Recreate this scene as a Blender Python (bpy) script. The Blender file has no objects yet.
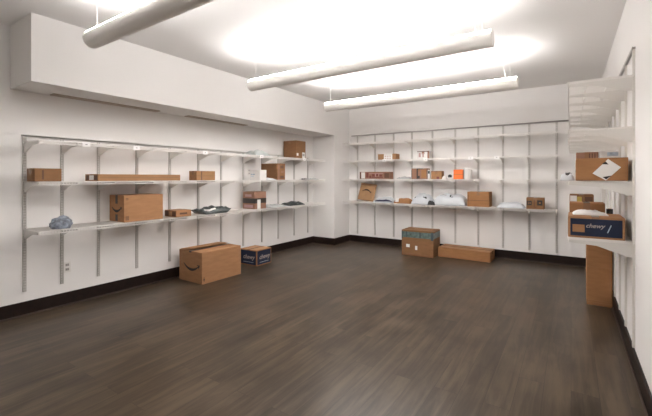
import bpy, bmesh, math, random
from mathutils import Vector, Matrix, noise
R = math.radians
scn = bpy.context.scene
col = scn.collection

# ------------------------------------------------------------------ materials
def mat(name, rgb, rough=0.6, metal=0.0, noise_amt=0.0, nscale=8.0, nstretch=(1, 1, 1), bump=0.0, bscale=60.0,
        emit=0.0, emit_rgb=None, alpha=1.0, spec=0.5, transmission=0.0):
    m = bpy.data.materials.new(name); m.use_nodes = True
    nt = m.node_tree; b = nt.nodes['Principled BSDF']
    b.inputs['Base Color'].default_value = (*rgb, 1)
    b.inputs['Roughness'].default_value = rough
    b.inputs['Metallic'].default_value = metal
    b.inputs['Specular IOR Level'].default_value = spec
    b.inputs['Alpha'].default_value = alpha
    b.inputs['Transmission Weight'].default_value = transmission
    if emit:
        b.inputs['Emission Color'].default_value = (*(emit_rgb or rgb), 1)
        b.inputs['Emission Strength'].default_value = emit
    tc = nt.nodes.new('ShaderNodeTexCoord')
    if noise_amt:
        mp = nt.nodes.new('ShaderNodeMapping'); mp.inputs['Scale'].default_value = nstretch
        nz = nt.nodes.new('ShaderNodeTexNoise'); nz.inputs['Scale'].default_value = nscale; nz.inputs['Detail'].default_value = 4
        rp = nt.nodes.new('ShaderNodeValToRGB')
        rp.color_ramp.elements[0].position = 0.3; rp.color_ramp.elements[1].position = 0.7
        rp.color_ramp.elements[0].color = (*[max(0, c * (1 - noise_amt)) for c in rgb], 1)
        rp.color_ramp.elements[1].color = (*[min(1, c * (1 + noise_amt)) for c in rgb], 1)
        nt.links.new(tc.outputs['Object'], mp.inputs['Vector']); nt.links.new(mp.outputs['Vector'], nz.inputs['Vector'])
        nt.links.new(nz.outputs['Fac'], rp.inputs['Fac']); nt.links.new(rp.outputs['Color'], b.inputs['Base Color'])
    if bump:
        n2 = nt.nodes.new('ShaderNodeTexNoise'); n2.inputs['Scale'].default_value = bscale; n2.inputs['Detail'].default_value = 5
        bp = nt.nodes.new('ShaderNodeBump'); bp.inputs['Strength'].default_value = bump; bp.inputs['Distance'].default_value = 0.01
        nt.links.new(tc.outputs['Object'], n2.inputs['Vector']); nt.links.new(n2.outputs['Fac'], bp.inputs['Height'])
        nt.links.new(bp.outputs['Normal'], b.inputs['Normal'])
    return m

WALL = mat('wall_paint', (0.815, 0.80, 0.785), 0.75, bump=0.04, bscale=120, noise_amt=0.012, nscale=1.5, spec=0.25)
CEIL = mat('ceiling_paint', (0.83, 0.82, 0.81), 0.85, noise_amt=0.012, nscale=1.0, spec=0.2)
BASE = mat('dark_baseboard', (0.013, 0.006, 0.004), 0.5, noise_amt=0.25, nscale=20, spec=0.3)
SHOE = mat('brown_quarter_round', (0.055, 0.035, 0.026), 0.5)
WIRE = mat('white_coated_wire', (0.80, 0.78, 0.75), 0.4)
BRKT = mat('white_bracket_steel', (0.74, 0.72, 0.685), 0.4)
POST = mat('shaded_standard_steel', (0.50, 0.48, 0.455), 0.4)  # presumed white steel; shade beside the standards is put into this grey
POSTW = mat('cream_standard_steel', (0.74, 0.72, 0.68), 0.4)
RAILM = mat('grey_rail_steel', (0.36, 0.34, 0.32), 0.35, metal=0.3)
LAMP = mat('lamp_housing_white', (0.94, 0.92, 0.89), 0.45, spec=0.3)
LENS = mat('lamp_glowing_lens', (0.9, 0.9, 0.88), 0.5, emit=8.4, emit_rgb=(1.0, 0.96, 0.935))
CABLE = mat('steel_cable', (0.7, 0.7, 0.7), 0.4, metal=0.3)
VENT = mat('tan_vent_metal', (0.42, 0.34, 0.28), 0.5)
VDARK = mat('dark_vent_throat', (0.22, 0.17, 0.14), 0.8)
PLATE = mat('outlet_plastic', (0.74, 0.72, 0.69), 0.4)
DARK = mat('dark_plastic', (0.03, 0.03, 0.03), 0.5)
def card(name, rgb): return mat(name, rgb, 0.8, noise_amt=0.09, nscale=7, nstretch=(1, 1, 4), bump=0.08, bscale=40, spec=0.2)
CARD = card('cardboard', (0.33, 0.18, 0.088))
CARD2 = card('cardboard_dark', (0.25, 0.13, 0.062))
CARD3 = card('cardboard_tan', (0.37, 0.195, 0.098))
CARDO = card('cardboard_orange', (0.34, 0.17, 0.075))
CARDR = card('cardboard_reddish', (0.29, 0.16, 0.11))
KRAFT = mat('kraft_paper', (0.38, 0.22, 0.11), 0.75, noise_amt=0.08, nscale=12, bump=0.3, bscale=25)
TAPE = mat('packing_tape', (0.30, 0.17, 0.095), 0.25)
TAPED = mat('dark_tape', (0.035, 0.028, 0.024), 0.4)
INK = mat('black_ink', (0.012, 0.011, 0.011), 0.6)
GREYINK = mat('grey_ink', (0.45, 0.45, 0.45))
BROWNINK = mat('brown_ink', (0.12, 0.055, 0.03), 0.6)
REDINK = mat('dark_red_ink', (0.16, 0.04, 0.03), 0.6)
WHITE = mat('white_label_paper', (0.78, 0.77, 0.745), 0.6)
TAGW = mat('white_tag_card', (0.93, 0.92, 0.91), 0.5)
WHITEB = mat('white_box_card', (0.72, 0.70, 0.68), 0.55, noise_amt=0.05, nscale=10)
YEL = mat('yellow_label', (0.55, 0.42, 0.10), 0.6)
BLUE = mat('navy_print', (0.004, 0.012, 0.040), 0.6, noise_amt=0.15, nscale=12)
TEAL = mat('teal_tape', (0.10, 0.15, 0.14), 0.4, noise_amt=0.4, nscale=25)
ORNG = mat('orange_box_card', (0.85, 0.17, 0.02), 0.45)
BLUEW = mat('pale_blue_print', (0.42, 0.50, 0.58), 0.5, noise_amt=0.3, nscale=25)
POLYW = mat('white_polybag', (0.54, 0.57, 0.60), 0.3, bump=0.5, bscale=14)
POLYG = mat('grey_polybag', (0.21, 0.24, 0.29), 0.3, noise_amt=0.6, nscale=22, bump=0.6, bscale=20)
POLYC = mat('clear_polybag', (0.50, 0.52, 0.52), 0.2, bump=0.5, bscale=20)
POLYK = mat('black_polybag', (0.045, 0.055, 0.055), 0.3, bump=0.6, bscale=18)
NAVYP = mat('navy_polybag', (0.03, 0.03, 0.07), 0.3, bump=0.4, bscale=18)
PINK = mat('pink_print', (0.45, 0.28, 0.27), 0.6)

def floor_mat():
    m = bpy.data.materials.new('dark_wood_planks'); m.use_nodes = True
    nt = m.node_tree; b = nt.nodes['Principled BSDF']; N = nt.nodes.new; L = nt.links.new
    tc = N('ShaderNodeTexCoord')
    rot = N('ShaderNodeMapping'); rot.inputs['Rotation'].default_value = (0, 0, R(90))
    L(tc.outputs['Object'], rot.inputs['Vector'])
    br = N('ShaderNodeTexBrick'); br.inputs['Scale'].default_value = 1.0
    br.inputs['Brick Width'].default_value = 1.22; br.inputs['Row Height'].default_value = 0.152
    br.inputs['Mortar Size'].default_value = 0.0012; br.inputs['Mortar Smooth'].default_value = 0.3
    br.inputs['Color1'].default_value = (0.0, 0.0, 0.0, 1); br.inputs['Color2'].default_value = (1, 1, 1, 1)
    br.inputs['Mortar'].default_value = (0.3, 0.3, 0.3, 1); br.offset = 0.37
    L(rot.outputs['Vector'], br.inputs['Vector'])
    # grain, stretched along the planks (y)
    mp = N('ShaderNodeMapping'); mp.inputs['Scale'].default_value = (10, 0.8, 1)
    L(tc.outputs['Object'], mp.inputs['Vector'])
    g = N('ShaderNodeTexNoise'); g.inputs['Scale'].default_value = 1.6; g.inputs['Detail'].default_value = 5; g.inputs['Roughness'].default_value = 0.62
    g.inputs['Distortion'].default_value = 0.5
    add = N('ShaderNodeVectorMath'); add.operation = 'MULTIPLY_ADD'
    add.inputs[1].default_value = (3.7, 5.3, 0)
    L(br.outputs['Color'], add.inputs[0]); L(mp.outputs['Vector'], add.inputs[2]); L(add.outputs['Vector'], g.inputs['Vector'])
    blot = N('ShaderNodeTexNoise'); blot.inputs['Scale'].default_value = 2.2; blot.inputs['Detail'].default_value = 3
    L(tc.outputs['Object'], blot.inputs['Vector'])
    m1 = N('ShaderNodeMath'); m1.operation = 'MULTIPLY_ADD'; m1.inputs[1].default_value = 0.14
    L(br.outputs['Color'], m1.inputs[0]); L(g.outputs['Fac'], m1.inputs[2])
    m2 = N('ShaderNodeMath'); m2.operation = 'MULTIPLY_ADD'; m2.inputs[1].default_value = 0.50
    L(blot.outputs['Fac'], m2.inputs[0]); L(m1.outputs[0], m2.inputs[2])
    rp = N('ShaderNodeValToRGB'); e = rp.color_ramp.elements
    e[0].position = 0.50; e[0].color = (0.014, 0.0095, 0.0060, 1)
    e[1].position = 1.12 if False else 1.0; e[1].color = (0.100, 0.071, 0.046, 1)
    x = rp.color_ramp.elements.new(0.76); x.color = (0.049, 0.0345, 0.022, 1)
    L(m2.outputs[0], rp.inputs['Fac'])
    mix = N('ShaderNodeMix'); mix.data_type = 'RGBA'; mix.inputs['B'].default_value = (0.02, 0.014, 0.011, 1)
    L(br.outputs['Fac'], mix.inputs['Factor']); L(rp.outputs['Color'], mix.inputs['A'])
    L(mix.outputs['Result'], b.inputs['Base Color'])
    b.inputs['Roughness'].default_value = 0.42
    rr = N('ShaderNodeMapRange'); rr.inputs['To Min'].default_value = 0.27; rr.inputs['To Max'].default_value = 0.38
    L(g.outputs['Fac'], rr.inputs['Value']); L(rr.outputs['Result'], b.inputs['Roughness'])
    b.inputs['Specular IOR Level'].default_value = 0.38
    bp = N('ShaderNodeBump'); bp.inputs['Strength'].default_value = 0.05; bp.inputs['Distance'].default_value = 0.002
    L(g.outputs['Fac'], bp.inputs['Height']); L(bp.outputs['Normal'], b.inputs['Normal'])
    return m
FLOOR = floor_mat()

# ------------------------------------------------------------------ helpers
def bx(bm, x0, x1, y0, y1, z0, z1):
    v = [bm.verts.new(p) for p in ((x0, y0, z0), (x1, y0, z0), (x1, y1, z0), (x0, y1, z0), (x0, y0, z1), (x1, y0, z1), (x1, y1, z1), (x0, y1, z1))]
    for f in ((3, 2, 1, 0), (4, 5, 6, 7), (0, 1, 5, 4), (1, 2, 6, 5), (2, 3, 7, 6), (3, 0, 4, 7)):
        bm.faces.new([v[i] for i in f])

def tube(bm, p, q, r, n=10):
    p, q = Vector(p), Vector(q); d = (q - p).normalized()
    a = d.orthogonal().normalized(); b = d.cross(a)
    A = [bm.verts.new(p + r * (math.cos(2 * math.pi * i / n) * a + math.sin(2 * math.pi * i / n) * b)) for i in range(n)]
    B = [bm.verts.new(q + r * (math.cos(2 * math.pi * i / n) * a + math.sin(2 * math.pi * i / n) * b)) for i in range(n)]
    for i in range(n):
        bm.faces.new((A[i], A[(i + 1) % n], B[(i + 1) % n], B[i]))
    bm.faces.new(A[::-1]); bm.faces.new(B)

def prism(bm, poly, z0, z1):                      # poly in (a, b); returned in local frame a, b, depth
    n = len(poly)
    A = [bm.verts.new((p[0], p[1], z0)) for p in poly]; B = [bm.verts.new((p[0], p[1], z1)) for p in poly]
    for i in range(n): bm.faces.new((A[i], A[(i + 1) % n], B[(i + 1) % n], B[i]))
    bm.faces.new(A[::-1]); bm.faces.new(B)

def link(name, me, parent=None, loc=(0, 0, 0), rot=(0, 0, 0)):
    o = bpy.data.objects.new(name, me); col.objects.link(o)
    o.location = loc; o.rotation_euler = rot
    if parent: o.parent = parent
    return o

def obj(name, bm, m, parent=None, smooth=False, loc=(0, 0, 0), rot=(0, 0, 0), bevel=0.0):
    if bevel:
        bmesh.ops.bevel(bm, geom=bm.edges[:], offset=bevel, segments=2, affect='EDGES', profile=0.5)
    bmesh.ops.recalc_face_normals(bm, faces=bm.faces[:])
    me = bpy.data.meshes.new(name); bm.to_mesh(me); bm.free()
    for mm in (m if isinstance(m, (list, tuple)) else [m]): me.materials.append(mm)
    if smooth:
        for p in me.polygons: p.use_smooth = True
    return link(name, me, parent, loc, rot)

def tag(o, label, cat, group=None, kind=None):
    o['label'] = label; o['category'] = cat
    if group: o['group'] = group
    if kind: o['kind'] = kind
    return o

def thing(name, label, cat, loc, rotz=0.0, group=None):
    o = bpy.data.objects.new(name, None); o.empty_display_size = 0.1; col.objects.link(o)
    o.location = loc; o.rotation_euler = (0, 0, rotz)
    return tag(o, label, cat, group)

def struct(name, bm, m, parent=None):
    o = obj(name, bm, m, parent); o['kind'] = 'structure'; return o

# ------------------------------------------------------------------ room
X0, X1, Y0, Y1, ZC = -4.61, 0.39, -2.0, 7.01, 2.90
CX, CY = -4.07, 6.385                       # corner column / soffit face
SZ, SY = 2.278, 1.272                       # soffit underside, near end
T = 0.12
def slab(name, m, *a):
    bm = bmesh.new(); bx(bm, *a); return struct(name, bm, m)
slab('floor', FLOOR, X0 - T, X1 + T, Y0 - T, Y1 + T, -0.1, 0)
slab('ceiling', CEIL, X0 - T, X1 + T, Y0 - T, Y1 + T, ZC, ZC + 0.1)
slab('wall_left', WALL, X0 - T, X0, Y0 - T, Y1 + T, 0, ZC)
slab('wall_right', WALL, X1, X1 + T, Y0 - T, Y1 + T, 0, ZC)
slab('wall_back', WALL, X0, X1, Y1, Y1 + T, 0, ZC)
slab('wall_front', WALL, X0, X1, Y0 - T, Y0, 0, ZC)
slab('wall_corner', WALL, X0, CX, CY, Y1, 0, ZC)             # boxed column in the corner
slab('trim_soffit', WALL, X0, CX, SY, CY, SZ, ZC)            # boxed bulkhead along the left wall
def baseboard(name, x0, x1, y0, y1, nx, ny):
    h, t = 0.143, 0.014
    bm = bmesh.new()
    if nx: bx(bm, min(x0, x0 + nx * t), max(x0, x0 + nx * t), y0, y1, 0, h)
    else: bx(bm, x0, x1, min(y0, y0 + ny * t), max(y0, y0 + ny * t), 0, h)
    bmesh.ops.bevel(bm, geom=bm.edges[:], offset=0.003, segments=1, affect='EDGES')
    b = struct(name, bm, BASE)
    bm = bmesh.new(); s = 0.012
    if nx: bx(bm, min(x0 + nx * t, x0 + nx * (t + s)), max(x0 + nx * t, x0 + nx * (t + s)), y0, y1, 0, 0.016)
    else: bx(bm, x0, x1, min(y0 + ny * t, y0 + ny * (t + s)), max(y0 + ny * t, y0 + ny * (t + s)), 0, 0.016)
    bmesh.ops.bevel(bm, geom=bm.edges[:], offset=0.004, segments=1, affect='EDGES')
    q = obj('quarter_round', bm, SHOE, b)
baseboard('baseboard_left', X0, X0, Y0, CY, 1, 0)
baseboard('baseboard_column_front', X0 + 0.014, CX + 0.014, CY, CY, 0, -1)
baseboard('baseboard_column_side', CX, CX, CY, Y1, 1, 0)
baseboard('baseboard_back', CX + 0.014, X1, Y1, Y1, 0, -1)
baseboard('baseboard_right', X1, X1, Y0, Y1 - 0.014, -1, 0)
baseboard('baseboard_front', X0 + 0.014, X1 - 0.014, Y0, Y0, 0, 1)

# ------------------------------------------------------------------ hanging tube lights
LA = 28
def tube_light(y, label):
    xa, xb, zc, r = -3.21, -0.53, 2.518, 0.071
    t = thing('tube_light', label, 'ceiling light', ((xa + xb) / 2, y, zc - r), 0, 'white tube lights hanging from the ceiling')
    L = (xb - xa) / 2; n = 48
    def shell(a0, a1, k, ro, ri, L):
        """closed curved shell: an arc of a tube wall with real thickness"""
        bm = bmesh.new(); ring = [(ro, a0 + (a1 - a0) * i / k) for i in range(k + 1)] + [(ri, a1 - (a1 - a0) * i / k) for i in range(k + 1)]
        A = [bm.verts.new((-L, q * math.cos(R(a)), r + q * math.sin(R(a)))) for q, a in ring]
        B = [bm.verts.new((L, q * math.cos(R(a)), r + q * math.sin(R(a)))) for q, a in ring]
        m = len(ring)
        for i in range(m): bm.faces.new((A[i], A[(i + 1) % m], B[(i + 1) % m], B[i]))
        for i in range(k):
            for V in (A, B): bm.faces.new((V[i], V[i + 1], V[m - 2 - i], V[m - 1 - i]))
        return bm
    o = obj('housing', shell(180 - LA, 360 + LA, 48, r, r * 0.95, L), LAMP, t, smooth=False)
    obj('lamp_lens', shell(LA, 180 - LA, 20, r * 0.99, r * 0.94, L), LENS, t, smooth=False)
    for s in (-1, 1):
        bm = bmesh.new(); tube(bm, (s * L, 0, r), (s * (L + 0.012), 0, r), r * 1.01, 32)
        obj('end_cap', bm, LAMP, t, bevel=0)
        xx = s * (L - 0.07)
        bm = bmesh.new(); tube(bm, (xx, 0, r + 0.06), (xx, 0, ZC - zc + r), 0.0015, 6)
        obj('suspension_cable', bm, CABLE, t)
        bm = bmesh.new(); tube(bm, (xx, 0, ZC - zc + r - 0.012), (xx, 0, ZC - zc + r), 0.04, 20)
        obj('canopy', bm, PLATE, t)
    bm = bmesh.new()
    tube(bm, (L - 0.12, 0.01, r + 0.06), (L - 0.17, 0.03, ZC - zc + r), 0.002, 6)
    obj('power_cord', bm, PLATE, t)
SPOT_W = 1.42
def added_fill_row(y, k):  # extra spots below each tube, added to brighten the walls evenly
    n = 9
    for i in range(n):
        ld = bpy.data.lights.new('added_fill_spot', 'SPOT'); ld.energy = SPOT_W * k; ld.color = (1.0, 0.96, 0.93)
        ld.spot_size = R(165); ld.spot_blend = 0.25; ld.shadow_soft_size = 0.0
        lo = bpy.data.objects.new('added_fill_spot', ld); col.objects.link(lo)
        lo.location = (-3.24 + 0.12 + (2.71 - 0.95) * i / (n - 1), y, 2.522 - 0.078)
for yy, kk in ((1.41, 0.75), (3.18, 0.9), (4.82, 1.35)): added_fill_row(yy, kk)
tube_light(1.41, 'white tube light nearest the camera, cut off by the top of the photo')
tube_light(3.18, 'white hanging tube light in the middle of the room')
tube_light(4.82, 'white hanging tube light closest to the back wall')

# ------------------------------------------------------------------ soffit vents, outlets
def vent(y0, y1, label):
    xa, xb = -4.565, -4.485
    t = thing('air_vent', label, 'air vent', ((xa + xb) / 2, (y0 + y1) / 2, SZ), 0, 'linear vents in the soffit')
    w, l = (xb - xa) / 2, (y1 - y0) / 2
    bm = bmesh.new(); bx(bm, -w, w, -l, l, -0.003, 0.0); obj('throat', bm, VDARK, t)
    bm = bmesh.new()
    bx(bm, -w - 0.01, -w + 0.006, -l - 0.01, l + 0.01, -0.01, 0); bx(bm, w - 0.006, w + 0.01, -l - 0.01, l + 0.01, -0.01, 0)
    bx(bm, -w, w, -l - 0.01, -l + 0.006, -0.01, 0); bx(bm, -w, w, l - 0.006, l + 0.01, -0.01, 0)
    obj('frame', bm, VENT, t)
    bm = bmesh.new()
    for k in range(4):
        x = -w + 0.014 + k * (2 * w - 0.028) / 3; bx(bm, x - 0.006, x + 0.006, -l, l, -0.009, -0.004)
    obj('slats', bm, VENT, t)
vent(1.60, 2.77, 'long brown linear vent in the soffit underside, at its near end')
vent(3.22, 4.33, 'long brown linear vent in the soffit underside, farther toward the back')
def outlet(y, z, label):
    t = thing('wall_outlet', label, 'outlet', (X0, y, z - 0.057))
    bm = bmesh.new(); bx(bm, 0, 0.006, -0.036, 0.036, 0, 0.115); obj('cover_plate', bm, PLATE, t, bevel=0.002)
    for dz in (0.033, 0.082):
        bm = bmesh.new(); bx(bm, 0.006, 0.009, -0.017, 0.017, dz - 0.014, dz + 0.014); s = obj('socket', bm, mat('socket_grey', (0.4, 0.38, 0.36), 0.4), t)
        bm = bmesh.new(); bx(bm, 0.009, 0.0095, -0.009, -0.006, dz - 0.006, dz + 0.006); bx(bm, 0.009, 0.0095, 0.006, 0.009, dz - 0.006, dz + 0.006)
        obj('slot', bm, DARK, s)
outlet(1.762, 0.416, 'white outlet low on the left wall under the shelves')
outlet(4.502, 1.496, 'white outlet high on the left wall, between the upper shelves')

# ------------------------------------------------------------------ shelving
# local frame of a shelf: x along the wall, y out from the wall, z up
POST_MESH = {}
def post_mesh(z0, z1, m, key):
    if key in POST_MESH: return POST_MESH[key]
    bm = bmesh.new(); w, d = 0.0145, 0.016; h = z1 - z0
    bx(bm, -w, -w + 0.003, 0, d, 0, h); bx(bm, w - 0.003, w, 0, d, 0, h)            # side flanges
    bx(bm, -w + 0.003, -w + 0.0065, d - 0.002, d, 0, h); bx(bm, w - 0.0065, w - 0.003, d - 0.002, d, 0, h)
    bx(bm, -0.003, 0.003, d - 0.002, d, 0, h)
    z = 0
    while z < h - 0.02:
        bx(bm, -w + 0.0065, -0.003, d - 0.002, d, z, z + 0.011); bx(bm, 0.003, w - 0.0065, d - 0.002, d, z, z + 0.011)
        z += 0.0275
    bmesh.ops.recalc_face_normals(bm, faces=bm.faces[:])
    me = bpy.data.meshes.new('shelf_standard'); bm.to_mesh(me); bm.free(); me.materials.append(m)
    POST_MESH[key] = me; return me

BM = bmesh.new()       # bracket: tapered blade with a folded lip, points out along +y, top edge at z = 0
def bracket_mesh(D):
    bm = BM; prof = [(0.016, 0.0), (D - 0.02, 0.0), (D - 0.005, -0.008), (D - 0.005, -0.022), (D * 0.55, -0.034), (0.10, -0.078), (0.05, -0.096), (0.016, -0.098)]
    n = len(prof); w = 0.0055
    A = [bm.verts.new((-w, p[0], p[1])) for p in prof]; B = [bm.verts.new((w, p[0], p[1])) for p in prof]
    for i in range(n): bm.faces.new((A[i], B[i], B[(i + 1) % n], A[(i + 1) % n]))
    bm.faces.new(A); bm.faces.new(B[::-1])
    bmesh.ops.recalc_face_normals(bm, faces=bm.faces[:])
    me = bpy.data.meshes.new('bracket'); bm.to_mesh(me); bm.free(); me.materials.append(BRKT); return me
DEP = 0.41
BRK = bracket_mesh(DEP)

def wire_shelf(name_label, origin, rotz, mirror, L, posts, tags=(), group=None):
    """origin: wall point at the shelf start (top of deck); x local along the wall."""
    t = thing('wire_shelf', name_label, 'shelf', origin, rotz, group)
    my = mirror
    def Y(a): return a * my
    r = 0.0020
    bm = bmesh.new(); n = int(L / 0.0254)
    def B(x0, x1, y0, y1, z0, z1): bx(bm, x0, x1, min(Y(y0), Y(y1)), max(Y(y0), Y(y1)), z0, z1)
    for i in range(n + 1):
        x = i * L / n
        B(x - r, x + r, 0.006, DEP, -0.005, -0.0008)
    for yy in (0.012, 0.15, 0.29): B(0, L, yy - 0.003, yy + 0.003, -0.011, -0.005)
    obj('wire_deck', bm, WIRE, t)
    bm = bmesh.new()
    B2 = lambda x0, x1, y0, y1, z0, z1: bx(bm, x0, x1, min(Y(y0), Y(y1)), max(Y(y0), Y(y1)), z0, z1)
    for i in range(n + 1):
        x = i * L / n; B2(x - r, x + r, DEP, DEP + 0.004, -0.030, 0.0)
    B2(0, L, DEP - 0.004, DEP + 0.003, -0.007, -0.0)
    B2(0, L, DEP - 0.004, DEP + 0.003, -0.034, -0.027)
    obj('front_lip', bm, WIRE, t)
    for p in posts:
        o = link('bracket', BRK, t, (p, 0, -0.011)); o.scale = (1, my, 1)
    for p in tags:
        bm = bmesh.new(); B3 = (min(Y(DEP + 0.004), Y(DEP + 0.0075)), max(Y(DEP + 0.004), Y(DEP + 0.0075)))
        bx(bm, p - 0.038, p + 0.038, B3[0], B3[1], -0.042, 0.008)
        k = obj('shelf_tag', bm, TAGW, t); k['label'] = 'white paper shelf tag'
        bm = bmesh.new(); B4 = (min(Y(DEP + 0.0075), Y(DEP + 0.0082)), max(Y(DEP + 0.0075), Y(DEP + 0.0082)))
        bx(bm, p - 0.010, p + 0.010, B4[0], B4[1], -0.022, -0.012); obj('printed_mark', bm, GREYINK, k)
    return t

ORD = ['first', 'second', 'third', 'fourth', 'fifth', 'sixth', 'seventh', 'eighth', 'ninth', 'tenth', 'eleventh', 'twelfth']
# --- left wall. Wall at x = X0; local x -> +y world; y out -> +x world: rotz = 90, mirror = -1
LP = [1.382, 1.711, 2.081, 2.538, 2.998, 3.462, 3.890, 4.361, 4.811, 5.250, 5.729, 6.184]
pm = post_mesh(0.245, 1.815, POST, 'L')
for i, y in enumerate(LP):
    o = link('shelf_standard', pm, None, (X0, y, 0.245), (0, 0, R(-90)))
    tag(o, 'shade-tinted grey slotted shelf standard on the left wall, %s from the left end' % ORD[i], 'shelf standard', 'slotted standards on the left wall')
def rail(name, loc, L, rotz, label, m=None):
    bm = bmesh.new(); bx(bm, 0, L, 0.0, 0.0185, -0.014, 0.0); bx(bm, 0, L, 0.0165, 0.0185, -0.02, 0.004)
    o = obj('hang_rail', bm, m or RAILM, None, loc=loc, rot=(0, 0, rotz)); tag(o, label, 'rail')
    return o
def left_shelf(y0, y1, z, label, tags=()):
    wire_shelf(label, (X0, y0, z), R(90), -1, y1 - y0, [y - y0 for y in LP if y0 - 0.01 < y < y1 + 0.01], [q - y0 for q in tags], 'wire shelves on the left wall')
ZT, ZM, ZL = 1.762, 1.362, 0.885
left_shelf(1.37, 4.10, ZT, 'top wire shelf of the left wall, long near section with two white tags', (1.78, 2.31, 3.27))
left_shelf(1.37, 4.10, ZM, 'middle wire shelf of the left wall, long near section holding a long flat box')
left_shelf(1.37, 4.10, ZL, 'lowest wire shelf of the left wall, long near section holding the smile-marked box')
left_shelf(4.108, 6.24, ZT, 'top wire shelf of the left wall, far section with a square brown box', (4.38, 5.53))
left_shelf(4.108, 6.24, ZM, 'middle wire shelf of the left wall, far section with a white carton')
left_shelf(4.108, 6.24, ZL, 'lowest wire shelf of the left wall, far section with black polybags')
rail('hang_rail', (X0, 6.24, 1.832), 6.24 - 1.36, R(-90), 'thin grey hanging rail along the top of the left wall shelving', mat('pale_grey_rail_steel', (0.78, 0.76, 0.73), 0.4))

# --- back wall. wall at y = Y1, local x -> +x, out -> -y : rotz 0, mirror -1
BP = [-3.86, -3.44, -3.02, -2.63, -2.22, -1.79, -1.388, -0.982, -0.582, -0.192]
pm = post_mesh(0.185, 2.30, POST, 'B')
for i, x in enumerate(BP):
    o = link('shelf_standard', pm, None, (x, Y1, 0.185), (0, 0, R(180)))
    tag(o, 'shade-tinted grey slotted shelf standard on the back wall, %s from the left' % ORD[i], 'shelf standard', 'slotted standards on the back wall')
def back_shelf(z, label, tags=()):
    x0, x1 = -3.99, -0.17
    wire_shelf(label, (x0, Y1, z), 0, -1, x1 - x0, [x - x0 for x in BP], [q - x0 for q in tags], 'wire shelves on the back wall')
ZB = (2.115, 1.752, 1.372, 0.900)
back_shelf(ZB[0], 'topmost wire shelf on the back wall, empty')
back_shelf(ZB[1], 'second wire shelf down on the back wall with white tags', (-3.04, -2.22, -1.43, -1.02))
back_shelf(ZB[2], 'third wire shelf down on the back wall, holding the orange box')
back_shelf(ZB[3], 'lowest wire shelf on the back wall, holding white polybags')
rail('hang_rail', (-0.02, Y1, 2.318), 3.99, R(180), 'thin grey hanging rail along the top of the back wall shelving', mat('mid_grey_rail_steel', (0.40, 0.38, 0.37), 0.4))

# --- right wall. wall at x = X1; local x -> +y ; out -> -x : rotz 90, mirror +1
RP = [3.49, 3.95, 4.41, 4.87, 5.32, 5.78, 6.24, 6.60]
pm = post_mesh(0.155, 2.34, POSTW, 'R')
for i, y in enumerate(RP):
    o = link('shelf_standard', pm, None, (X1, y, 0.155), (0, 0, R(90)))
    tag(o, 'cream slotted shelf standard on the right wall, %s from the camera' % ORD[i], 'shelf standard', 'slotted standards on the right wall')
def right_shelf(z, label, tags=()):
    y0, y1 = 3.45, 6.58
    wire_shelf(label, (X1, y0, z), R(90), 1, y1 - y0, [y - y0 for y in RP if y < y1], [q - y0 for q in tags], 'wire shelves on the right wall')
ZR = (2.150, 1.775, 1.375, 0.922)
right_shelf(ZR[0], 'topmost wire shelf on the right wall, seen from below, empty')
right_shelf(ZR[1], 'second wire shelf down on the right wall, seen from below, empty')
right_shelf(ZR[2], 'third wire shelf down on the right wall, under the diamond-labelled box')
right_shelf(ZR[3], 'lowest wire shelf on the right wall, under the navy printed box')
rail('hang_rail', (X1, 3.46, 2.352), 3.5, R(90), 'dark grey hanging rail along the top of the right wall shelving')

# ------------------------------------------------------------------ flat marks and text
def frame(face, sx, sy, sz):
    """origin at bottom-left of a face as seen from outside, U right, V up, N outward (box base centred on 0,0,0)"""
    hx, hy = sx / 2, sy / 2
    return {'+x': (Vector((hx, -hy, 0)), Vector((0, 1, 0)), Vector((0, 0, 1))),
            '-x': (Vector((-hx, hy, 0)), Vector((0, -1, 0)), Vector((0, 0, 1))),
            '-y': (Vector((-hx, -hy, 0)), Vector((1, 0, 0)), Vector((0, 0, 1))),
            '+y': (Vector((hx, hy, 0)), Vector((-1, 0, 0)), Vector((0, 0, 1))),
            '+z': (Vector((-hx, -hy, sz)), Vector((1, 0, 0)), Vector((0, 1, 0)))}[face]
def fmat(fr, u=0, v=0, ang=0):
    o, U, V = fr; N = U.cross(V)
    m = Matrix((( U.x, V.x, N.x, 0), (U.y, V.y, N.y, 0), (U.z, V.z, N.z, 0), (0, 0, 0, 1)))
    return Matrix.Translation(o + U * u + V * v) @ m @ Matrix.Rotation(ang, 4, 'Z')
def patch(name, parent, fr, polys, m, lift=0.0, th=0.0012, label=None):
    if 2 <= len(polys) <= 5:                       # separate marks are separate parts
        return [patch(name, parent, fr, [p], m, lift, th, label) for p in polys][0]
    bm = bmesh.new()
    for p in polys: prism(bm, p, lift, lift + th)
    bm.transform(fmat(fr)); o = obj(name, bm, m, parent)
    if label: o['label'] = label
    return o
def rect(u0, u1, v0, v1): return [(u0, v0), (u1, v0), (u1, v1), (u0, v1)]
def smile(cu, cv, w, ang=0.0, th=0.014):
    """curved arrow mark: arc plus arrow head"""
    pts = []; n = 16; out = []
    for i in range(n + 1):
        t = -1 + 2 * i / n; x = t * w / 2; y = (t * t - 1) * w * 0.20
        pts.append((x, y, th * (0.35 + 0.65 * (1 - abs(t) ** 1.5))))
    top = [(x, y + h / 2) for x, y, h in pts]; bot = [(x, y - h / 2) for x, y, h in pts]
    for i in range(n): out.append([bot[i], bot[i + 1], top[i + 1], top[i]])
    out.append([(w * 0.36, w * 0.035), (w * 0.56, w * 0.05), (w * 0.50, -w * 0.13), (w * 0.455, -0.0)])
    c, s = math.cos(ang), math.sin(ang)
    return [[(cu + c * x - s * y, cv + s * x + c * y) for x, y in p] for p in out]
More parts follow.
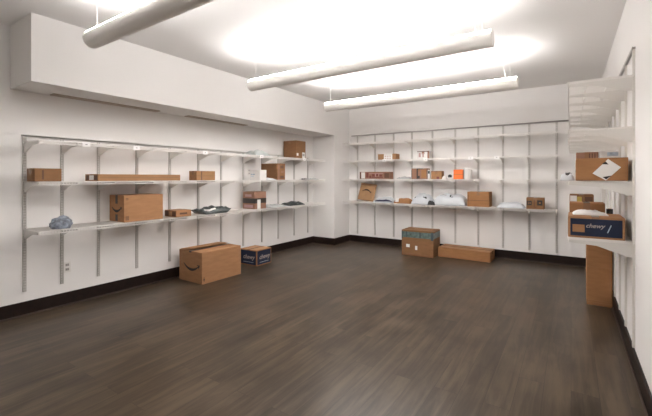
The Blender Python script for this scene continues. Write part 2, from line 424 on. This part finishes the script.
def text(name, parent, fr, body, u, v, size, m, lift=0.001, ang=0, shear=0.0, label=None, sx=1.0):
    cu = bpy.data.curves.new('t', 'FONT'); cu.body = body; cu.size = size; cu.extrude = 0.0005; cu.shear = shear
    cu.align_x = 'CENTER'; cu.align_y = 'CENTER'; cu.offset = size * 0.02
    tmp = bpy.data.objects.new('t', cu); col.objects.link(tmp)
    dg = bpy.context.evaluated_depsgraph_get(); dg.update()
    me = bpy.data.meshes.new_from_object(tmp.evaluated_get(dg)); bpy.data.objects.remove(tmp)
    me.transform(fmat(fr, u, v, ang) @ Matrix.Translation((0, 0, lift)) @ Matrix.Diagonal((sx, 1, 1, 1)))
    me.materials.clear(); me.materials.append(m); me.name = name
    o = link(name, me, parent)
    if label: o['label'] = label
    return o

# ------------------------------------------------------------------ cartons
def carton(name, label, loc, size, rotz=0.0, m=CARD, seam='y', tape=TAPE, cat='box', group=None, tape_drop=0.06, gap=True):
    """closed corrugated carton: body with a parted top seam, top flaps, tape over the seam and down both ends"""
    sx, sy, sz = size
    t = thing(name, label, cat, loc, rotz, group)
    bm = bmesh.new(); bx(bm, -sx / 2, sx / 2, -sy / 2, sy / 2, 0, sz - 0.004)
    obj('carton_body', bm, m, t, bevel=min(0.004, sz * 0.04))
    g = 0.0015; e = 0.001
    for s in (-1, 1):
        bm = bmesh.new()
        if seam == 'y': bx(bm, min(s * g, s * (sx / 2 - e)), max(s * g, s * (sx / 2 - e)), -sy / 2 + e, sy / 2 - e, sz - 0.0039, sz)
        else: bx(bm, -sx / 2 + e, sx / 2 - e, min(s * g, s * (sy / 2 - e)), max(s * g, s * (sy / 2 - e)), sz - 0.0039, sz)
        obj('top_flap', bm, m, t)
    if tape:
        tw = min(0.05, (sx if seam == 'y' else sy) * 0.22) / 2; d = min(tape_drop, sz * 0.4); k = 0.0009
        bm = bmesh.new()
        if seam == 'y':
            bx(bm, -tw, tw, -sy / 2 - k, sy / 2 + k, sz, sz + k)
            for s in (-1, 1): bx(bm, -tw, tw, min(s * sy / 2, s * (sy / 2 + k)), max(s * sy / 2, s * (sy / 2 + k)), sz - d, sz)
        else:
            bx(bm, -sx / 2 - k, sx / 2 + k, -tw, tw, sz, sz + k)
            for s in (-1, 1): bx(bm, min(s * sx / 2, s * (sx / 2 + k)), max(s * sx / 2, s * (sx / 2 + k)), -tw, tw, sz - d, sz)
        obj('tape', bm, tape, t)
    return t

# ------------------------------------------------------------------ polybags / mailers
def bag(name, label, loc, size, rotz=0.0, m=POLYW, seed=1, cat='package', rough=0.25, group=None, tilt=(0, 0), prints=(), curl=0.0, p=3.0):
    """soft flat packet: domed crumpled top, flat underside, thin sealed rim"""
    sx, sy, sz = size; nx, ny = 26, 18; rnd = random.Random(seed); off = Vector((rnd.uniform(0, 50), rnd.uniform(0, 50), rnd.uniform(0, 50)))
    def H(u, v):                      # u, v in -1..1
        e = max(0.0, (1 - abs(u) ** p) * (1 - abs(v) ** p)) ** 0.55
        n1 = noise.noise(Vector((u * 1.7, v * 1.7, 0)) + off); n2 = noise.noise(Vector((u * 4.5, v * 4.5, 3)) + off); n3 = abs(noise.noise(Vector((u * 7, v * 3, 8)) + off))
        return sz * (0.10 + e * (0.66 + rough * (1.5 * n1 + 0.8 * n2 + 0.5 * n3))) + curl * sz * max(0, abs(u) - 0.7) * 3
    def P(u, v):
        w = 1 + 0.05 * noise.noise(Vector((u * 2, v * 2, 5)) + off)
        return (u * sx / 2 * w, v * sy / 2 * w)
    bm = bmesh.new(); top = {}; bot = {}
    for i in range(nx + 1):
        for j in range(ny + 1):
            u, v = -1 + 2 * i / nx, -1 + 2 * j / ny; x, y = P(u, v)
            h = max(0.004, H(u, v)); lo = curl * sz * max(0, abs(u) - 0.7) * 3
            top[i, j] = bm.verts.new((x, y, h)); bot[i, j] = bm.verts.new((x, y, min(lo, h - 0.002)))
    for i in range(nx):
        for j in range(ny):
            bm.faces.new((top[i, j], top[i + 1, j], top[i + 1, j + 1], top[i, j + 1])); bm.faces.new((bot[i, j], bot[i, j + 1], bot[i + 1, j + 1], bot[i + 1, j]))
    for i in range(nx):
        bm.faces.new((bot[i, 0], bot[i + 1, 0], top[i + 1, 0], top[i, 0])); bm.faces.new((bot[i + 1, ny], bot[i, ny], top[i, ny], top[i + 1, ny]))
    for j in range(ny):
        bm.faces.new((bot[0, j + 1], bot[0, j], top[0, j], top[0, j + 1])); bm.faces.new((bot[nx, j], bot[nx, j + 1], top[nx, j + 1], top[nx, j]))
    if not prints:
        o = obj(name, bm, m, None, smooth=True, loc=loc, rot=(tilt[0], tilt[1], rotz)); return tag(o, label, cat, group)
    t = thing(name, label, cat, loc, rotz, group); t.rotation_euler = (tilt[0], tilt[1], rotz)
    obj('bag_body', bm, m, t, smooth=True)
    for pn, (u0, u1, v0, v1), pm_ in prints:
        bm = bmesh.new(); k = 8; a = {}; b = {}
        for i in range(k + 1):
            for j in range(k + 1):
                u = u0 + (u1 - u0) * i / k; v = v0 + (v1 - v0) * j / k; x, y = P(u, v); h = max(0.004, H(u, v))
                a[i, j] = bm.verts.new((x, y, h + 0.0035)); b[i, j] = bm.verts.new((x, y, h + 0.0005))
        for i in range(k):
            for j in range(k):
                bm.faces.new((a[i, j], a[i + 1, j], a[i + 1, j + 1], a[i, j + 1])); bm.faces.new((b[i, j], b[i, j + 1], b[i + 1, j + 1], b[i + 1, j]))
            bm.faces.new((b[i, 0], b[i + 1, 0], a[i + 1, 0], a[i, 0])); bm.faces.new((b[i + 1, k], b[i, k], a[i, k], a[i + 1, k]))
            bm.faces.new((b[0, i + 1], b[0, i], a[0, i], a[0, i + 1])); bm.faces.new((b[k, i], b[k, i + 1], a[k, i + 1], a[k, i]))
        obj(pn, bm, pm_, t, smooth=True)
    return t

def crumple(name, label, loc, size, m, seed, cat='package'):
    bm = bmesh.new(); bmesh.ops.create_icosphere(bm, subdivisions=4, radius=1)
    off = Vector((seed * 3.1, seed * 1.7, seed))
    for v in bm.verts:
        n = v.co.copy(); d = 1 + 0.22 * noise.noise(n * 1.6 + off) + 0.16 * abs(noise.noise(n * 3.5 + off)) + 0.05 * noise.noise(n * 9 + off)
        q = n * d; q.z = max(q.z, -0.45)
        v.co = Vector((q.x * size[0] / 2, q.y * size[1] / 2, (q.z + 0.45) * size[2] / 1.5))
    return tag(obj(name, bm, m, None, loc=loc), label, cat)

exec_items = True
# ================================================================== LEFT WALL items
def left_box(name, label, y0, y1, xf, depth, z, h, rot=0, **k):
    return carton(name, label, (xf - depth / 2, (y0 + y1) / 2, z), (depth, y1 - y0, h), rot, **k)
z = ZM
t = left_box('cardboard_box', 'short brown cardboard box at the near end of the left middle shelf', 1.33 + .03, 1.585, -4.27, 0.20, z, 0.128, m=CARD2)
patch('seam_print', t, frame('+x', .20, .225, .128), [rect(0.06, 0.075, 0.02, 0.11)], BROWNINK)
t = left_box('cardboard_box', 'very long flat brown cardboard box on the left middle shelf', 1.905, 2.90, -4.22, 0.30, z, 0.075, m=CARD)
patch('shipping_label', t, frame('-y', .30, .995, .075), [rect(0.10, 0.20, 0.012, 0.062)], WHITEB, label='pale shipping label')
patch('dark_print', t, frame('-y', .30, .995, .075), [rect(0.03, 0.09, 0.012, 0.062), rect(0.21, 0.285, 0.012, 0.062)], BROWNINK)
patch('edge_tape', t, frame('+x', .30, .995, .075), [rect(0.02, 0.97, 0.034, 0.041)], TAPE)
t = left_box('cardboard_box', 'small brown cardboard box near the middle of the left middle shelf', 3.175, 3.485, -4.25, 0.17, z, 0.13, m=CARD)
patch('tape_strip', t, frame('+x', .17, .31, .13), [rect(0.0, 0.31, 0.06, 0.068)], TAPE)
patch('corner_print', t, frame('+x', .17, .31, .13), [rect(0.07, 0.085, 0.0, 0.13)], BROWNINK)
z = ZL
sx, sy, sz = 0.33, 0.482, 0.31
t = carton('cardboard_box', 'large brown box with black smile mark on the left lowest shelf', (-4.25 - sx / 2, 2.435, z), (sx, sy, sz), 0, m=CARD3, seam='y', tape=TAPED)
f = frame('-y', sx, sy, sz)
patch('smile_mark', t, f, smile(0.165, 0.165, 0.21, 0, 0.030), INK, label='black smile arrow')
patch('tape_end', t, f, [rect(0.14, 0.19, 0.21, 0.30), rect(0.14, 0.19, 0.01, 0.085)], TAPED, label='black tape strips')
patch('handling_print', t, frame('+x', sx, sy, sz), [rect(0.02, 0.028, 0.02, 0.07), rect(0.034, 0.042, 0.02, 0.07), rect(0.048, 0.056, 0.02, 0.07), rect(0.02, 0.05, 0.255, 0.262), rect(0.02, 0.05, 0.27, 0.277)], BROWNINK)
sx, sy, sz = 0.26, 0.225, 0.085
t = carton('cardboard_box', 'small tan box with dark printed end beside the large smile-marked box', (-4.25 - sx / 2, 2.975, z), (sx, sy, sz), 0, m=CARD3)
patch('printed_panel', t, frame('-y', sx, sy, sz), [rect(0.01, 0.09, 0.01, 0.075), rect(0.17, 0.25, 0.01, 0.075)], BROWNINK)
patch('paper_label', t, frame('-y', sx, sy, sz), [rect(0.10, 0.16, 0.015, 0.07)], KRAFT)
patch('side_print', t, frame('+x', sx, sy, sz), [rect(0.05, 0.16, 0.03, 0.055)], BROWNINK)
crumple('plastic_bag', 'crumpled grey-blue plastic bag on the left lowest shelf', (-4.32, 1.60, z), (0.17, 0.18, 0.125), POLYG, 4, 'bag')
bag('poly_mailer', 'black poly mailer with white label on the left lowest shelf', (-4.35, 3.50, z), (0.53, 0.24, 0.10), R(90), POLYK, 7, 'mailer', rough=0.30, curl=0.55,
    prints=[('shipping_label', (-0.55, 0.0, -0.85, -0.1), WHITE)], p=2.8)
z = ZT
sx, sy, sz = 0.30, 0.30, 0.335
t = carton('cardboard_box', 'square brown box with white labels on top left far shelf', (-4.27 - sx / 2, 5.52, z), (sx, sy, sz), 0, m=CARD2)
patch('shipping_label', t, frame('+x', sx, sy, sz), [rect(0.19, 0.275, 0.004, 0.12)], WHITE, label='white shipping label')
patch('small_label', t, frame('+x', sx, sy, sz), [rect(0.02, 0.075, 0.05, 0.10)], WHITE, label='small white label')
patch('barcode', t, frame('+x', sx, sy, sz), [rect(0.20 + k * 0.013, 0.205 + k * 0.013, 0.05, 0.09) for k in range(5)], INK, lift=0.0013)
bag('plastic_bag', 'pale grey-green folded plastic bag on top left shelf', (-4.40, 4.50, z), (0.26, 0.36, 0.12), 0, mat('pale_green_polybag', (0.46, 0.50, 0.49), 0.3), 11, 'bag', rough=0.2)
z = ZM
sx, sy, sz = 0.38, 0.21, 0.285
t = carton('cardboard_box', 'brown box with taped corner behind a white carton on left shelf', (-4.225 - sx / 2, 4.90, z), (sx, sy, sz), 0, m=CARD2, seam='x')
patch('corner_tape', t, frame('+x', sx, sy, sz), [rect(0.02, 0.06, 0.0, 0.27), rect(0.10, 0.17, 0.12, 0.16)], CARDR)
patch('dark_print', t, frame('+x', sx, sy, sz), [rect(0.08, 0.17, 0.03, 0.07), rect(0.08, 0.17, 0.2, 0.25)], BROWNINK)
t = carton('white_carton', 'small white carton in front of the brown box on left shelf', (-4.315, 4.42, z), (0.23, 0.16, 0.165), 0, m=WHITEB, tape=None)
patch('faint_print', t, frame('-y', .23, .16, .165), [rect(0.03, 0.12, 0.08, 0.10), rect(0.03, 0.09, 0.05, 0.06)], BLUEW)
bag('envelope', 'white padded envelope lying before the brown box on left shelf', (-4.27, 4.64, z), (0.12, 0.22, 0.035), 0, POLYW, 13, 'envelope')
t = thing('desk_tool', 'small dark tool on the far left middle shelf', 'tool', (-4.24, 5.56, z), R(10))
bm = bmesh.new(); bx(bm, -0.02, 0.02, -0.05, 0.05, 0, 0.022); obj('body', bm, DARK, t, bevel=0.005)
bm = bmesh.new(); tube(bm, (0, 0.05, 0.012), (0, 0.14, 0.012), 0.005); obj('shaft', bm, RAILM, t)
bag('plastic_bag', 'clear flat plastic bag at the far end of left middle shelf', (-4.32, 5.86, z), (0.22, 0.38, 0.028), 0, POLYC, 17, 'bag')
z = ZL
sx, sy, sz = 0.27, 0.27, 0.285
t = carton('cardboard_box', 'reddish brown box with black band and white label on left lowest shelf', (-4.26 - sx / 2, 4.42, z), (sx, sy, sz), 0, m=CARDR)
f = frame('+x', sx, sy, sz)
patch('black_band', t, f, [rect(0.0, sy, 0.095, 0.175)], TAPED, label='black band')
patch('black_band', t, frame('-y', sx, sy, sz), [rect(0.0, sx, 0.095, 0.175)], TAPED, label='black band')
patch('shipping_label', t, f, [rect(0.06, 0.135, 0.0, 0.155)], WHITE, lift=0.0013, label='white shipping label')
patch('pale_print', t, frame('-y', sx, sy, sz), [rect(0.03, 0.23, 0.02, 0.07), rect(0.05, 0.2, 0.2, 0.24)], PINK)
bag('poly_mailer', 'pale grey poly mailer on the far left lowest shelf', (-4.38, 4.90, z), (0.24, 0.44, 0.05), 0, POLYC, 21, 'mailer')
bag('poly_mailer', 'black poly mailer at the far end of left lowest shelf', (-4.36, 5.38, z), (0.26, 0.44, 0.07), 0, POLYK, 23, 'mailer', rough=0.35)

# ================================================================== BACK WALL items
def back_box(label, x0, x1, z, h, depth=0.2, yf=6.66, m=CARD, name='cardboard_box', **k):
    return carton(name, label, ((x0 + x1) / 2, yf + depth / 2, z), (x1 - x0, depth, h), 0, m=m, **k), frame('-y', x1 - x0, depth, h)
z = ZB[1]
t, f = back_box('small brown box wrapped in a white printed label on second back shelf', -3.21, -2.83, z, 0.115, m=CARD)
patch('white_label', t, f, [rect(0.13, 0.31, 0.0, 0.115)], WHITE, label='white printed label')
patch('printed_lines', t, f, [rect(0.15 + (k % 3) * 0.05, 0.18 + (k % 3) * 0.05, 0.02 + 0.04 * (k // 3), 0.035 + 0.04 * (k // 3)) for k in range(6)], PINK, lift=0.0013)
t, f = back_box('small white box with brown side on second back shelf', -2.40, -2.17, z, 0.14, m=WHITEB, depth=0.16)
patch('brown_top_edge', t, f, [rect(0, 0.23, 0.125, 0.14)], BROWNINK); patch('brown_side', t, f, [rect(0.195, 0.23, 0, 0.125)], CARDR)
patch('printed_panel', t, f, [rect(0.03, 0.07, 0.03, 0.11), rect(0.10, 0.13, 0.03, 0.11)], PINK)
z = ZB[2]
t, f = back_box('long box with red-brown print and white end on third back shelf', -3.62, -2.965, z, 0.145, m=CARDR)
patch('white_panel', t, f, [rect(0.035, 0.12, 0.01, 0.135)], WHITE, label='white panel')
patch('dark_edge', t, f, [rect(0, 0.03, 0, 0.145), rect(0.55, 0.65, 0.02, 0.12)], BROWNINK)
patch('red_print', t, f, [rect(0.15, 0.2, 0.03, 0.13), rect(0.22, 0.26, 0.02, 0.07), rect(0.27, 0.52, 0.025, 0.04), rect(0.28, 0.34, 0.05, 0.1), rect(0.36, 0.42, 0.06, 0.1), rect(0.44, 0.5, 0.05, 0.09)], REDINK)
patch('pale_print', t, f, [rect(0.21, 0.52, 0.105, 0.112), rect(0.35, 0.37, 0.05, 0.1), rect(0.425, 0.435, 0.05, 0.1)], PINK)
bag('plastic_bag', 'clear plastic bag lying on third back shelf', (-2.70, 6.80, z), (0.26, 0.2, 0.055), 0, POLYC, 31, 'bag')
t, f = back_box('brown box with vertical black marks on third back shelf', -2.51, -2.22, z, 0.20, m=CARDR)
patch('black_marks', t, f, [rect(0, 0.012, 0.03, 0.17), rect(0.10, 0.125, 0, 0.2), rect(0.11, 0.16, 0.01, 0.06), rect(0.125, 0.22, 0.185, 0.2)], TAPED)
patch('reddish_panel', t, f, [rect(0.19, 0.28, 0.02, 0.17)], CARDO)
t, f = back_box('tiny white bottle-sized carton with black top between two brown boxes', -2.20, -2.155, z, 0.17, m=WHITEB, depth=0.05, name='small_carton', tape=None)
patch('black_panel', t, f, [rect(0.006, 0.039, 0.10, 0.15)], INK)
t, f = back_box('plain squarish brown box on third back shelf', -2.135, -1.945, z, 0.15, m=CARD, depth=0.16)
patch('tape_strip', t, f, [rect(0, 0.19, 0.13, 0.138)], BROWNINK)
patch('corner_label', t, f, [rect(0.10, 0.15, 0.0, 0.045)], REDINK)
bag('small_packet', 'small pinkish white packet beside the squarish brown box', (-1.895, 6.68, z), (0.075, 0.08, 0.075), 0, WHITEB, 33, 'packet')
t = thing('tape_dispenser', 'small black and white dispenser on third back shelf', 'tape dispenser', (-1.80, 6.70, z))
bm = bmesh.new(); bx(bm, -0.05, 0.05, -0.03, 0.03, 0, 0.03); obj('base', bm, WHITEB, t, bevel=0.004)
bm = bmesh.new(); tube(bm, (-0.005, -0.02, 0.052), (-0.005, 0.02, 0.052), 0.032, 20); obj('roll', bm, DARK, t)
t, f = back_box('bright orange box on third back shelf', -1.735, -1.575, z, 0.17, m=ORNG, name='orange_box', depth=0.12, tape=None)
patch('pale_band', t, f, [rect(0.0, 0.16, 0.08, 0.088)], CARDO)
t, f = back_box('tall white box standing right of the orange box', -1.562, -1.48, z, 0.185, m=WHITEB, name='white_box', depth=0.16, tape=None)
patch('grey_edge', t, f, [rect(0.0, 0.014, 0.0, 0.185)], RAILM)
t, f = back_box('slim grey-white box standing beside the tall white box', -1.474, -1.445, z, 0.17, m=WHITEB, name='white_box', depth=0.14, tape=None)
z = ZB[3]
# leaning kraft mailer
t = thing('kraft_mailer', 'brown paper mailer with smile mark leaning on lowest back shelf', 'mailer', (-3.56, 6.79, z + 0.022)); t.rotation_euler = (R(-16), R(6), 0)
w, h, d = 0.37, 0.368, 0.03; bm = bmesh.new(); n = 14; A = {}; B = {}
for i in range(n + 1):
    for j in range(n + 1):
        u, v = -1 + 2 * i / n, -1 + 2 * j / n; e = ((1 - abs(u) ** 3) * (1 - abs(v) ** 3)) ** 0.5
        q = d * e * (0.5 + 0.15 * noise.noise(Vector((u * 2, v * 2, 1)))) + 0.002
        A[i, j] = bm.verts.new((u * w / 2, -q, (v + 1) * h / 2)); B[i, j] = bm.verts.new((u * w / 2, q, (v + 1) * h / 2))
for i in range(n):
    for j in range(n):
        bm.faces.new((A[i, j], A[i + 1, j], A[i + 1, j + 1], A[i, j + 1])); bm.faces.new((B[i, j], B[i, j + 1], B[i + 1, j + 1], B[i + 1, j]))
    bm.faces.new((A[i, 0], B[i, 0], B[i + 1, 0], A[i + 1, 0])); bm.faces.new((A[i, n], A[i + 1, n], B[i + 1, n], B[i, n]))
    bm.faces.new((A[0, i], A[0, i + 1], B[0, i + 1], B[0, i])); bm.faces.new((A[n, i], B[n, i], B[n, i + 1], A[n, i + 1]))
obj('mailer_body', bm, KRAFT, t, smooth=True)
f = (Vector((-w / 2, -0.0215, 0)), Vector((1, 0, 0)), Vector((0, 0, 1)))
patch('smile_mark', t, f, [[(a, 2 * 0.168 - b) for a, b in p][::-1] for p in smile(0.18, 0.15, 0.20, R(4), 0.028)], INK, label='black smile arrow')
patch('top_fold', t, (Vector((-w / 2, -0.012, 0)), Vector((1, 0, 0)), Vector((0, 0, 1))), [rect(0.03, w - 0.03, h - 0.045, h - 0.035)], BROWNINK)
bag('poly_mailer', 'white-topped navy poly mailer on lowest back shelf', (-3.10, 6.78, z), (0.42, 0.26, 0.14), 0, POLYW, 41, 'mailer', rough=0.15,
    prints=[('navy_edge', (-0.80, 0.97, -0.99, -0.90), NAVYP)])
bag('paper_packet', 'brown paper packet with white end label on lowest back shelf', (-2.71, 6.77, z), (0.33, 0.2, 0.115), 0, CARDO, 43, 'packet', rough=0.12, p=6,
    prints=[('white_label', (-0.80, -0.40, -0.99, -0.2), WHITE)])
bag('poly_mailer', 'bulky white poly mailer left of the largest one on lowest back shelf', (-2.325, 6.79, z), (0.37, 0.29, 0.24), 0, POLYW, 45, 'mailer', rough=0.12, p=3.2,
    prints=[('dark_print', (0.2, 0.55, -0.82, -0.72), INK), ('dark_print', (-0.7, -0.55, -0.86, -0.78), DARK)])
bag('poly_mailer', 'largest white poly mailer with black print on lowest back shelf', (-1.812, 6.79, z), (0.56, 0.30, 0.25), 0, POLYW, 48, 'mailer', rough=0.11, p=4.0,
    prints=[('dark_print', (0.02, 0.10, -0.72, -0.45), INK), ('dark_print', (0.12, 0.24, -0.8, -0.68), INK), ('grey_print', (-0.5, -0.2, -0.6, -0.52), RAILM)])
bag('black_pouch', 'small black pouch wedged between the two white mailers', (-2.12, 6.62, z), (0.13, 0.035, 0.09), 0, DARK, 50, 'pouch')
t, f = back_box('wide brown box between white mailers on lowest back shelf', -1.50, -1.145, z, 0.255, m=CARDO, depth=0.26)
patch('lower_seam', t, f, [rect(0.0, 0.355, 0.105, 0.111)], BROWNINK)
patch('corner_mark', t, f, [rect(0.008, 0.018, 0.10, 0.20)], BROWNINK)
bag('poly_mailer', 'flat white poly mailer right of the wide brown box', (-0.825, 6.78, z), (0.40, 0.28, 0.11), 0, POLYW, 52, 'mailer', rough=0.14, p=3.5,
    prints=[('dark_end', (0.78, 0.93, -0.7, 0.3), RAILM)])
t, f = back_box('brown box with two black printed squares on lowest back shelf', -0.595, -0.35, z, 0.18, m=CARD2, depth=0.20)
patch('black_squares', t, f, [rect(0.008, 0.075, 0.06, 0.13), rect(0.15, 0.222, 0.06, 0.14)], TAPED, label='black printed squares')
patch('pale_letters', t, f, [rect(0.025, 0.032, 0.075, 0.115), rect(0.045, 0.06, 0.085, 0.105), rect(0.175, 0.2, 0.09, 0.11)], CARD, lift=0.0013)
patch('middle_arc', t, f, [rect(0.105, 0.115, 0.03, 0.15), rect(0.115, 0.14, 0.02, 0.03)], BROWNINK)

# ================================================================== FLOOR boxes
sx, sy, sz = 0.50, 0.665, 0.415
t = carton('cardboard_box', 'large brown box with black smile mark standing on the floor', (-4.245, 3.405, 0), (sx, sy, sz), R(-1), m=CARD3, seam='y', tape=TAPED, tape_drop=0.02)
f = frame('-y', sx, sy, sz)
patch('smile_mark', t, f, smile(0.27, 0.235, 0.33, R(-2), 0.036), INK, label='black smile arrow')
patch('handling_print', t, frame('+x', sx, sy, sz), [rect(0.02, 0.045, 0.03, 0.036), rect(0.02, 0.045, 0.045, 0.075), rect(0.02, 0.045, 0.082, 0.088)], BROWNINK)
bm = bmesh.new(); bx(bm, -0.004, 0.23, -sy / 2 + 0.02, sy / 2 - 0.02, 0, 0.003)
fl = obj('raised_flap', bm, CARD3, t, loc=(-0.235, 0, sz + 0.002), rot=(0, R(-4.5), 0))
# navy printed box
DULL = mat('dull_pale_ink', (0.42, 0.36, 0.33), 0.6)
def navy_box(label, loc, size, rotz, open_top=False):
    sx, sy, sz = size
    t = carton('cardboard_box', label, loc, size, rotz, m=CARD3, seam='y')
    e = 0.016
    for fc, w in (('-y', sx), ('+x', sy), ('-x', sy), ('+y', sx)):
        patch('navy_panel', t, frame(fc, sx, sy, sz), [rect(e, w - e, e, sz - e)], BLUE, label='navy printed panel')
    return t
sx, sy, sz = 0.36, 0.345, 0.25
t = navy_box('square navy blue printed box on the floor by the left wall', (-4.113 - sx / 2, 4.175 + sy / 2, 0), (sx, sy, sz), R(1))
for fc, w in (('-y', sx), ('+x', sy)):
    text('logo_lettering', t, frame(fc, sx, sy, sz), 'chewy', w * 0.52, sz * 0.53, 0.095, DULL, lift=0.0012, shear=0.3, label='pale script lettering')
    patch('white_bar', t, frame(fc, sx, sy, sz), [rect(0.07, w - 0.07, 0.05, 0.056)], BLUEW, lift=0.0013)
sx, sy, sz = 0.575, 0.42, 0.458
t = carton('cardboard_box', 'brown box with teal tape band on the floor at the back wall', (-2.275, 6.30 + sy / 2, 0), (sx, sy, sz), R(1.5), m=CARD2, seam='x', tape=TAPE)
f = frame('-y', sx, sy, sz)
patch('teal_band', t, f, [rect(0, sx, 0.325, 0.43)], TEAL, label='teal printed tape band')
patch('teal_band', t, frame('+x', sx, sy, sz), [rect(0, sy, 0.325, 0.43)], TEAL, label='teal printed tape band')
patch('tape_patches', t, f, [rect(0.0, 0.018, 0.30, 0.44), rect(0.08, 0.10, 0.33, 0.43), rect(0.33, 0.35, 0.33, 0.43), rect(0.53, sx, 0.30, 0.44)], mat('blue_grey_tape', (0.05, 0.075, 0.09), 0.4, noise_amt=0.3), lift=0.0013)
patch('sticker', t, f, [rect(0.085, 0.15, 0.15, 0.205)], WHITE, label='small pale sticker')
patch('sticker', t, f, [rect(0.25, 0.29, 0.115, 0.185)], WHITE, label='small pale sticker')
sx, sy, sz = 0.86, 0.40, 0.168
t = carton('cardboard_box', 'long low brown box on the floor against the back wall', (-1.53, 6.50 + sy / 2 , 0), (sx, sy, sz), R(-1.2), m=CARDO, seam='x', tape=TAPE)
patch('top_label', t, frame('+z', sx, sy, sz), [rect(0.12, 0.24, 0.04, 0.13), rect(0.5, 0.68, 0.22, 0.34)], CARD3, lift=0.001, label='pale paper label')

# ================================================================== RIGHT WALL items
z = ZR[2]
sx, sy, sz = 0.325, 0.40, 0.178
t = carton('cardboard_box', 'brown box with white diamond label on the right wall shelf', (0.033 + sx / 2, 3.55 + sy / 2, z), (sx, sy, sz), 0, m=CARDO, seam='x', tape=None)
f = frame('-y', sx, sy, sz); k = 0.0062
def q(u, v): return ((u - 576) * k, (180 - v) * 0.0078)
patch('diamond_label', t, f, [[q(593.2, 172.6), q(606.8, 179.6), q(621.6, 166.8), q(609.0, 158.4)]], WHITE, label='white diamond shipping label')
patch('black_corners', t, f, [[q(602.5, 163.5), q(609.5, 163.8), q(606.5, 160.8)], [q(603.5, 176.2), q(607, 178.6), q(612.5, 174.8)]], INK, lift=0.0013, label='black label corners')
patch('side_print', t, frame('-x', sx, sy, sz), [rect(0.1, 0.3, 0.07, 0.09)], BROWNINK)
t = carton('cardboard_box', 'small brown striped box behind the diamond-labelled box', (0.04 + 0.085, 4.2 + 0.09, z), (0.17, 0.18, 0.262), 0, m=CARDR)
patch('dark_stripes', t, frame('-y', .17, .18, .262), [rect(0.10 + i * 0.02, 0.108 + i * 0.02, 0.17, 0.25) for i in range(3)], BROWNINK)
t = carton('white_carton', 'white and pale blue carton behind the diamond-labelled box', (0.218 + 0.068, 4.1 + 0.08, z), (0.136, 0.16, 0.262), 0, m=WHITEB, tape=None)
patch('pale_blue_print', t, frame('-y', .136, .16, .262), [rect(0.01, 0.126, 0.15, 0.20), rect(0.05, 0.126, 0.215, 0.25)], BLUEW)
bag('plastic_bag', 'small white plastic bag beside the diamond-labelled box', (-0.025, 3.80, z), (0.10, 0.22, 0.07), 0, POLYW, 61, 'bag',
    prints=[('black_print', (-0.3, 0.6, -0.5, 0.4), INK)])
z = ZR[3]
sx, sy, sz = 0.36, 0.40, 0.168
t = navy_box('long navy printed box on the lowest right wall shelf', (-0.02 + sx / 2, 3.55 + sy / 2, z), (sx, sy, sz), 0)
f = frame('-y', sx, sy, sz)
text('logo_lettering', t, f, 'chewy', 0.175, 0.098, 0.046, DULL, lift=0.0013, shear=0.3, label='pale script lettering', sx=1.0)
patch('brown_label', t, f, [rect(0.03, 0.11, 0.045, 0.105)], CARD3, lift=0.0013, label='tan address label')
patch('slash_print', t, f, [[(0.25, 0.05), (0.258, 0.05), (0.28, 0.11), (0.272, 0.11)]], BLUEW, lift=0.0013)
t = carton('cardboard_box', 'plain brown box behind the navy box on right wall shelf', (-0.012 + 0.13, 4.02 + 0.12, z), (0.26, 0.24, 0.25), 0, m=CARDO)
t = carton('cardboard_box', 'brown box with white and yellow labels at the rear of right shelf', (-0.012 + 0.098, 4.38 + 0.12, z), (0.196, 0.24, 0.31), 0, m=CARD2)
f = frame('-y', .196, .24, .31)
patch('white_label', t, f, [rect(0.005, 0.06, 0.22, 0.30)], WHITE, label='white label'); patch('yellow_label', t, f, [rect(0.062, 0.10, 0.23, 0.29)], YEL, label='yellow label')
patch('dark_label', t, f, [rect(0.125, 0.185, 0.24, 0.29)], BROWNINK, label='dark brown label')
bag('paper_wad', 'flattened white packing paper on top of the navy box', (0.13, 3.80, ZR[3] + 0.169), (0.24, 0.22, 0.036), 0, WHITEB, 66, 'paper', rough=0.3)
t = thing('tape_roll', 'small dark tape roll at the right end beside the plain box', 'tape roll', (0.285, 4.1, z))
bm = bmesh.new(); tube(bm, (0, 0, 0), (0, 0, 0.20), 0.024, 24); obj('wound_tape', bm, DARK, t)
bm = bmesh.new(); tube(bm, (0, 0, 0.2), (0, 0, 0.204), 0.012, 16); obj('core', bm, KRAFT, t)
# tall box on the floor under the lowest shelf
sx, sy, sz = 0.225, 0.30, 0.66
t = carton('cardboard_box', 'tall narrow brown box standing on the floor under right wall shelf', (0.145 + sx / 2, 4.97 + sy / 2, 0), (sx, sy, sz), 0, m=CARDO, seam='x')
patch('edge_lines', t, frame('-y', sx, sy, sz), [rect(0.005, sx - 0.005, 0.03, 0.034), rect(0.005, sx - 0.005, 0.055, 0.059), rect(0.005, sx - 0.005, 0.42, 0.423)], CARD3)

# ------------------------------------------------------------------ world, camera, view
w = bpy.data.worlds.new('World'); scn.world = w; w.use_nodes = True
w.node_tree.nodes['Background'].inputs[0].default_value = (1, 0.97, 0.93, 1); w.node_tree.nodes['Background'].inputs[1].default_value = 0.1
cam = bpy.data.cameras.new('Camera'); co = bpy.data.objects.new('Camera', cam); col.objects.link(co)
co.location = (0, 0, 1.4); co.rotation_euler = (R(90), 0, math.atan(245 / 366))
cam.sensor_width = 36; cam.lens = 366 * 36 / 652; cam.shift_y = -(208 - 177.6) / 652; cam.clip_start = 0.05
scn.camera = co
scn.view_settings.view_transform = 'Standard'; scn.view_settings.look = 'None'
scn.view_settings.gamma = 1; scn.view_settings.use_curve_mapping = False
scn.view_settings.exposure = 2.18
scn.cycles.use_denoising = True
scn.cycles.max_bounces = 12; scn.cycles.diffuse_bounces = 8
